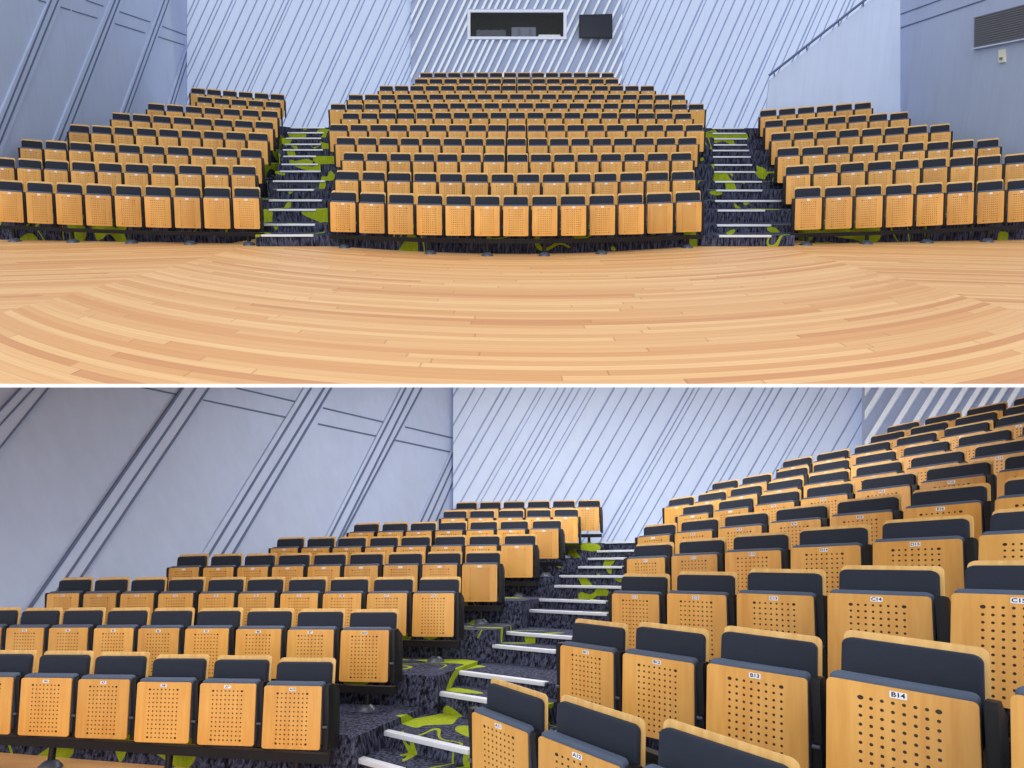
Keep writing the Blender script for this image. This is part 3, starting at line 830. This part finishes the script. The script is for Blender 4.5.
wr = Wall(900, 21.9, 1060, 15.7, 200, U_UP, [M['smooth'], M['strip'], M['dark_line']])
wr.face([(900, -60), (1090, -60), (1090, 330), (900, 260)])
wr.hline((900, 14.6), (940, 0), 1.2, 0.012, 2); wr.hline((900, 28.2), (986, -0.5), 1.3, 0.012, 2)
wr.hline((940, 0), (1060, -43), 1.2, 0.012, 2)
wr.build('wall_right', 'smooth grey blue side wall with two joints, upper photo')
def wall_panel(w, poly, y0, y1, name, mat, parent, o0):
    f = [w.at(x, y) - o0 for x, y in poly]; mm = MB(); mm.prism([p + w.n * y0 for p in f], [p + w.n * y1 for p in f])
    return obj(name, mm.mesh(name, [mat]), parent)
o0 = wr.at(998, 28)
gr = empty('wall_grille', o0, 'grey louvred ventilation grille high on the right side wall, upper photo', 'grille')
wall_panel(wr, [(975.8, 17.3), (1040, 0.6), (1040, 35.4), (975.2, 47.8)], 0.0, 0.03, 'backing', M['grille'], gr, o0)
lm = MB()
for k in range(14):
    a = (k + 0.5) / 14
    yl, yr_ = 17.3 + (47.8 - 17.3) * a, 0.6 + (35.4 - 0.6) * a
    f = [wr.at(x, y) - o0 for x, y in ((976, yl - 0.55), (1039.5, yr_ - 0.6), (1039.5, yr_ + 0.5), (976, yl + 0.45))]
    lm.prism([p + wr.n * 0.03 for p in f], [p + wr.n * 0.055 for p in f])
obj('louvres', lm.mesh('louvres', [M['grille']]), gr)
wall_panel(wr, [(975, 48.2), (1040, 35.9), (1040, 37.3), (975, 49.8)], 0.0, 0.09, 'sill', M['smooth_pale'], gr, o0)
o0 = wr.at(1003, 56)
sw = empty('wall_switch', o0, 'small cream switch plate below the grille on the right side wall', 'switch')
wall_panel(wr, [(1000, 50), (1006.2, 49.2), (1006.2, 62.2), (1000, 62.8)], 0.0, 0.04, 'plate', M['cream'], sw, o0)
wall_panel(wr, [(1001.8, 57.5), (1004.4, 57.2), (1004.4, 59.6), (1001.8, 59.9)], 0.04, 0.06, 'rocker', M['grille'], sw, o0)

# --- lower hall
TOP = 376
vl = Wall(453, 15.9, 0, 9.75, 560, U_LO, [M['smooth'], M['strip'], M['dark_line']])
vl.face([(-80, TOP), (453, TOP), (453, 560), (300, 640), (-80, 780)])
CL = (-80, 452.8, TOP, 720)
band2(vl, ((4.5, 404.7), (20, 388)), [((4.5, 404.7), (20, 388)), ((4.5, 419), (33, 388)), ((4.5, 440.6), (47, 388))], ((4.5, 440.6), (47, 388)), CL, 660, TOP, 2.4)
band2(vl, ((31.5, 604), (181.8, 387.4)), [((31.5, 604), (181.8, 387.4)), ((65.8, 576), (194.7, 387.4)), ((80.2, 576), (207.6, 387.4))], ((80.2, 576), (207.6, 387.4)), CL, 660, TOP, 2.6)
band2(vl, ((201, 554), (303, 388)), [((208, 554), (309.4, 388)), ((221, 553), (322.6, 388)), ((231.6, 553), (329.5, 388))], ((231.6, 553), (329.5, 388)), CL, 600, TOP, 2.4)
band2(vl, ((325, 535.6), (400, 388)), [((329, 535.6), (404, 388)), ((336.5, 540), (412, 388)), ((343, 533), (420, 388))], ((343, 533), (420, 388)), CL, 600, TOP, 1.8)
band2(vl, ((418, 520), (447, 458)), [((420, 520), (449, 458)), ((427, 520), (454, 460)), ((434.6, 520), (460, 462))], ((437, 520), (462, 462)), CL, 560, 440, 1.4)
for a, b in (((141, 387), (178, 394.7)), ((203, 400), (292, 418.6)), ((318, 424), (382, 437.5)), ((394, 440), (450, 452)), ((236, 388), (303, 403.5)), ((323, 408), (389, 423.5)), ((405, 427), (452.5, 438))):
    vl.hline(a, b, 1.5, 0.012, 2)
vl.build('wall_left', 'smooth grey blue side wall with diagonal grooves, lower photo')
vb = Wall(453, 15.9, 862, 17.4, 520, U_LO, [M['gap'], M['batten']])
vb.face([(453, TOP), (862, TOP), (862, 600), (453, 600)])
battens(vb, 453, 862, TOP, 590, 0.57, 14.5, 0.88, 0.035, 1, 0.3, 5, 0.22)
vb.build('wall_back_left', 'pale wall of slanted battens behind the left block, lower photo')
vr = Wall(862, 17.4, 1060, 15.0, 450, U_LO, [M['gap_dark'], M['bright']])
vr.face([(862, TOP), (1090, TOP), (1090, 560), (862, 560)])
rng = random.Random(4); x = 700.0
while x < 1090:
    p = 15.5 * (1 + rng.uniform(-0.25, 0.25)); wd = 5.6
    vr.raised(clip_poly([(x, 550), (x + wd, 550), (x + wd + 0.62 * 174, TOP), (x + 0.62 * 174, TOP)], 866, 1085, TOP, 550), 0.10, 1); x += p
vr.build('wall_back', 'grey rear wall with bright slanted battens behind the right block, lower photo')

# ------------------------------------------------------------------ light
wd = bpy.data.worlds.new('world'); scn.world = wd; wd.use_nodes = True
bg = wd.node_tree.nodes['Background']
bg.inputs[0].default_value = (0.86, 0.92, 1.0, 1); bg.inputs[1].default_value = 0.9
def area(name, loc, target, size, sizey, power, color=(1, 1, 1)):
    l = bpy.data.lights.new(name, 'AREA'); l.shape = 'RECTANGLE'; l.size = size; l.size_y = sizey; l.energy = power; l.color = color
    o = bpy.data.objects.new(name, l); col.objects.link(o); o.location = loc
    o.rotation_euler = (Vector(target) - Vector(loc)).to_track_quat('-Z', 'Y').to_euler(); return o
sl_ = bpy.data.lights.new('sun', 'SUN'); sl_.energy = 1.1; sl_.angle = math.radians(38); sl_.color = (1.0, 0.97, 0.93)
so_ = bpy.data.objects.new('sun', sl_); col.objects.link(so_)
so_.rotation_euler = Vector((0.08, 0.74, -0.66)).to_track_quat('-Z', 'Y').to_euler()
area('fill_light', (0, -4, 9), (0, 14, 0.5), 14, 6, 600, (1.0, 0.97, 0.93))  # added fill lamp behind the camera, not a fitting of the hall
for px_, py_, d_, e_ in ((450, 338, 8.0, 50), (700, 338, 8.0, 60), (170, 345, 6.6, 55), (480, 330, 11.4, 120), (610, 330, 12.8, 170), (850, 345, 14.0, 70), (740, 330, 10.0, 80)):
    a_ = P(px_, py_, d_); b_ = a_ - U_LO * 3 + (FW - (FW @ U_LO) * U_LO) * 1.2
    area('fill_light', a_, b_, 3.4, 0.9, e_, (0.95, 0.98, 1.0))  # added fill lamps, unseen beneath the upper floor, brighten the lower hall

scn.view_settings.view_transform = 'Standard'
scn.view_settings.look = 'None'
print('SEATS single', nseat, 'stuff', len(stuff_panels))
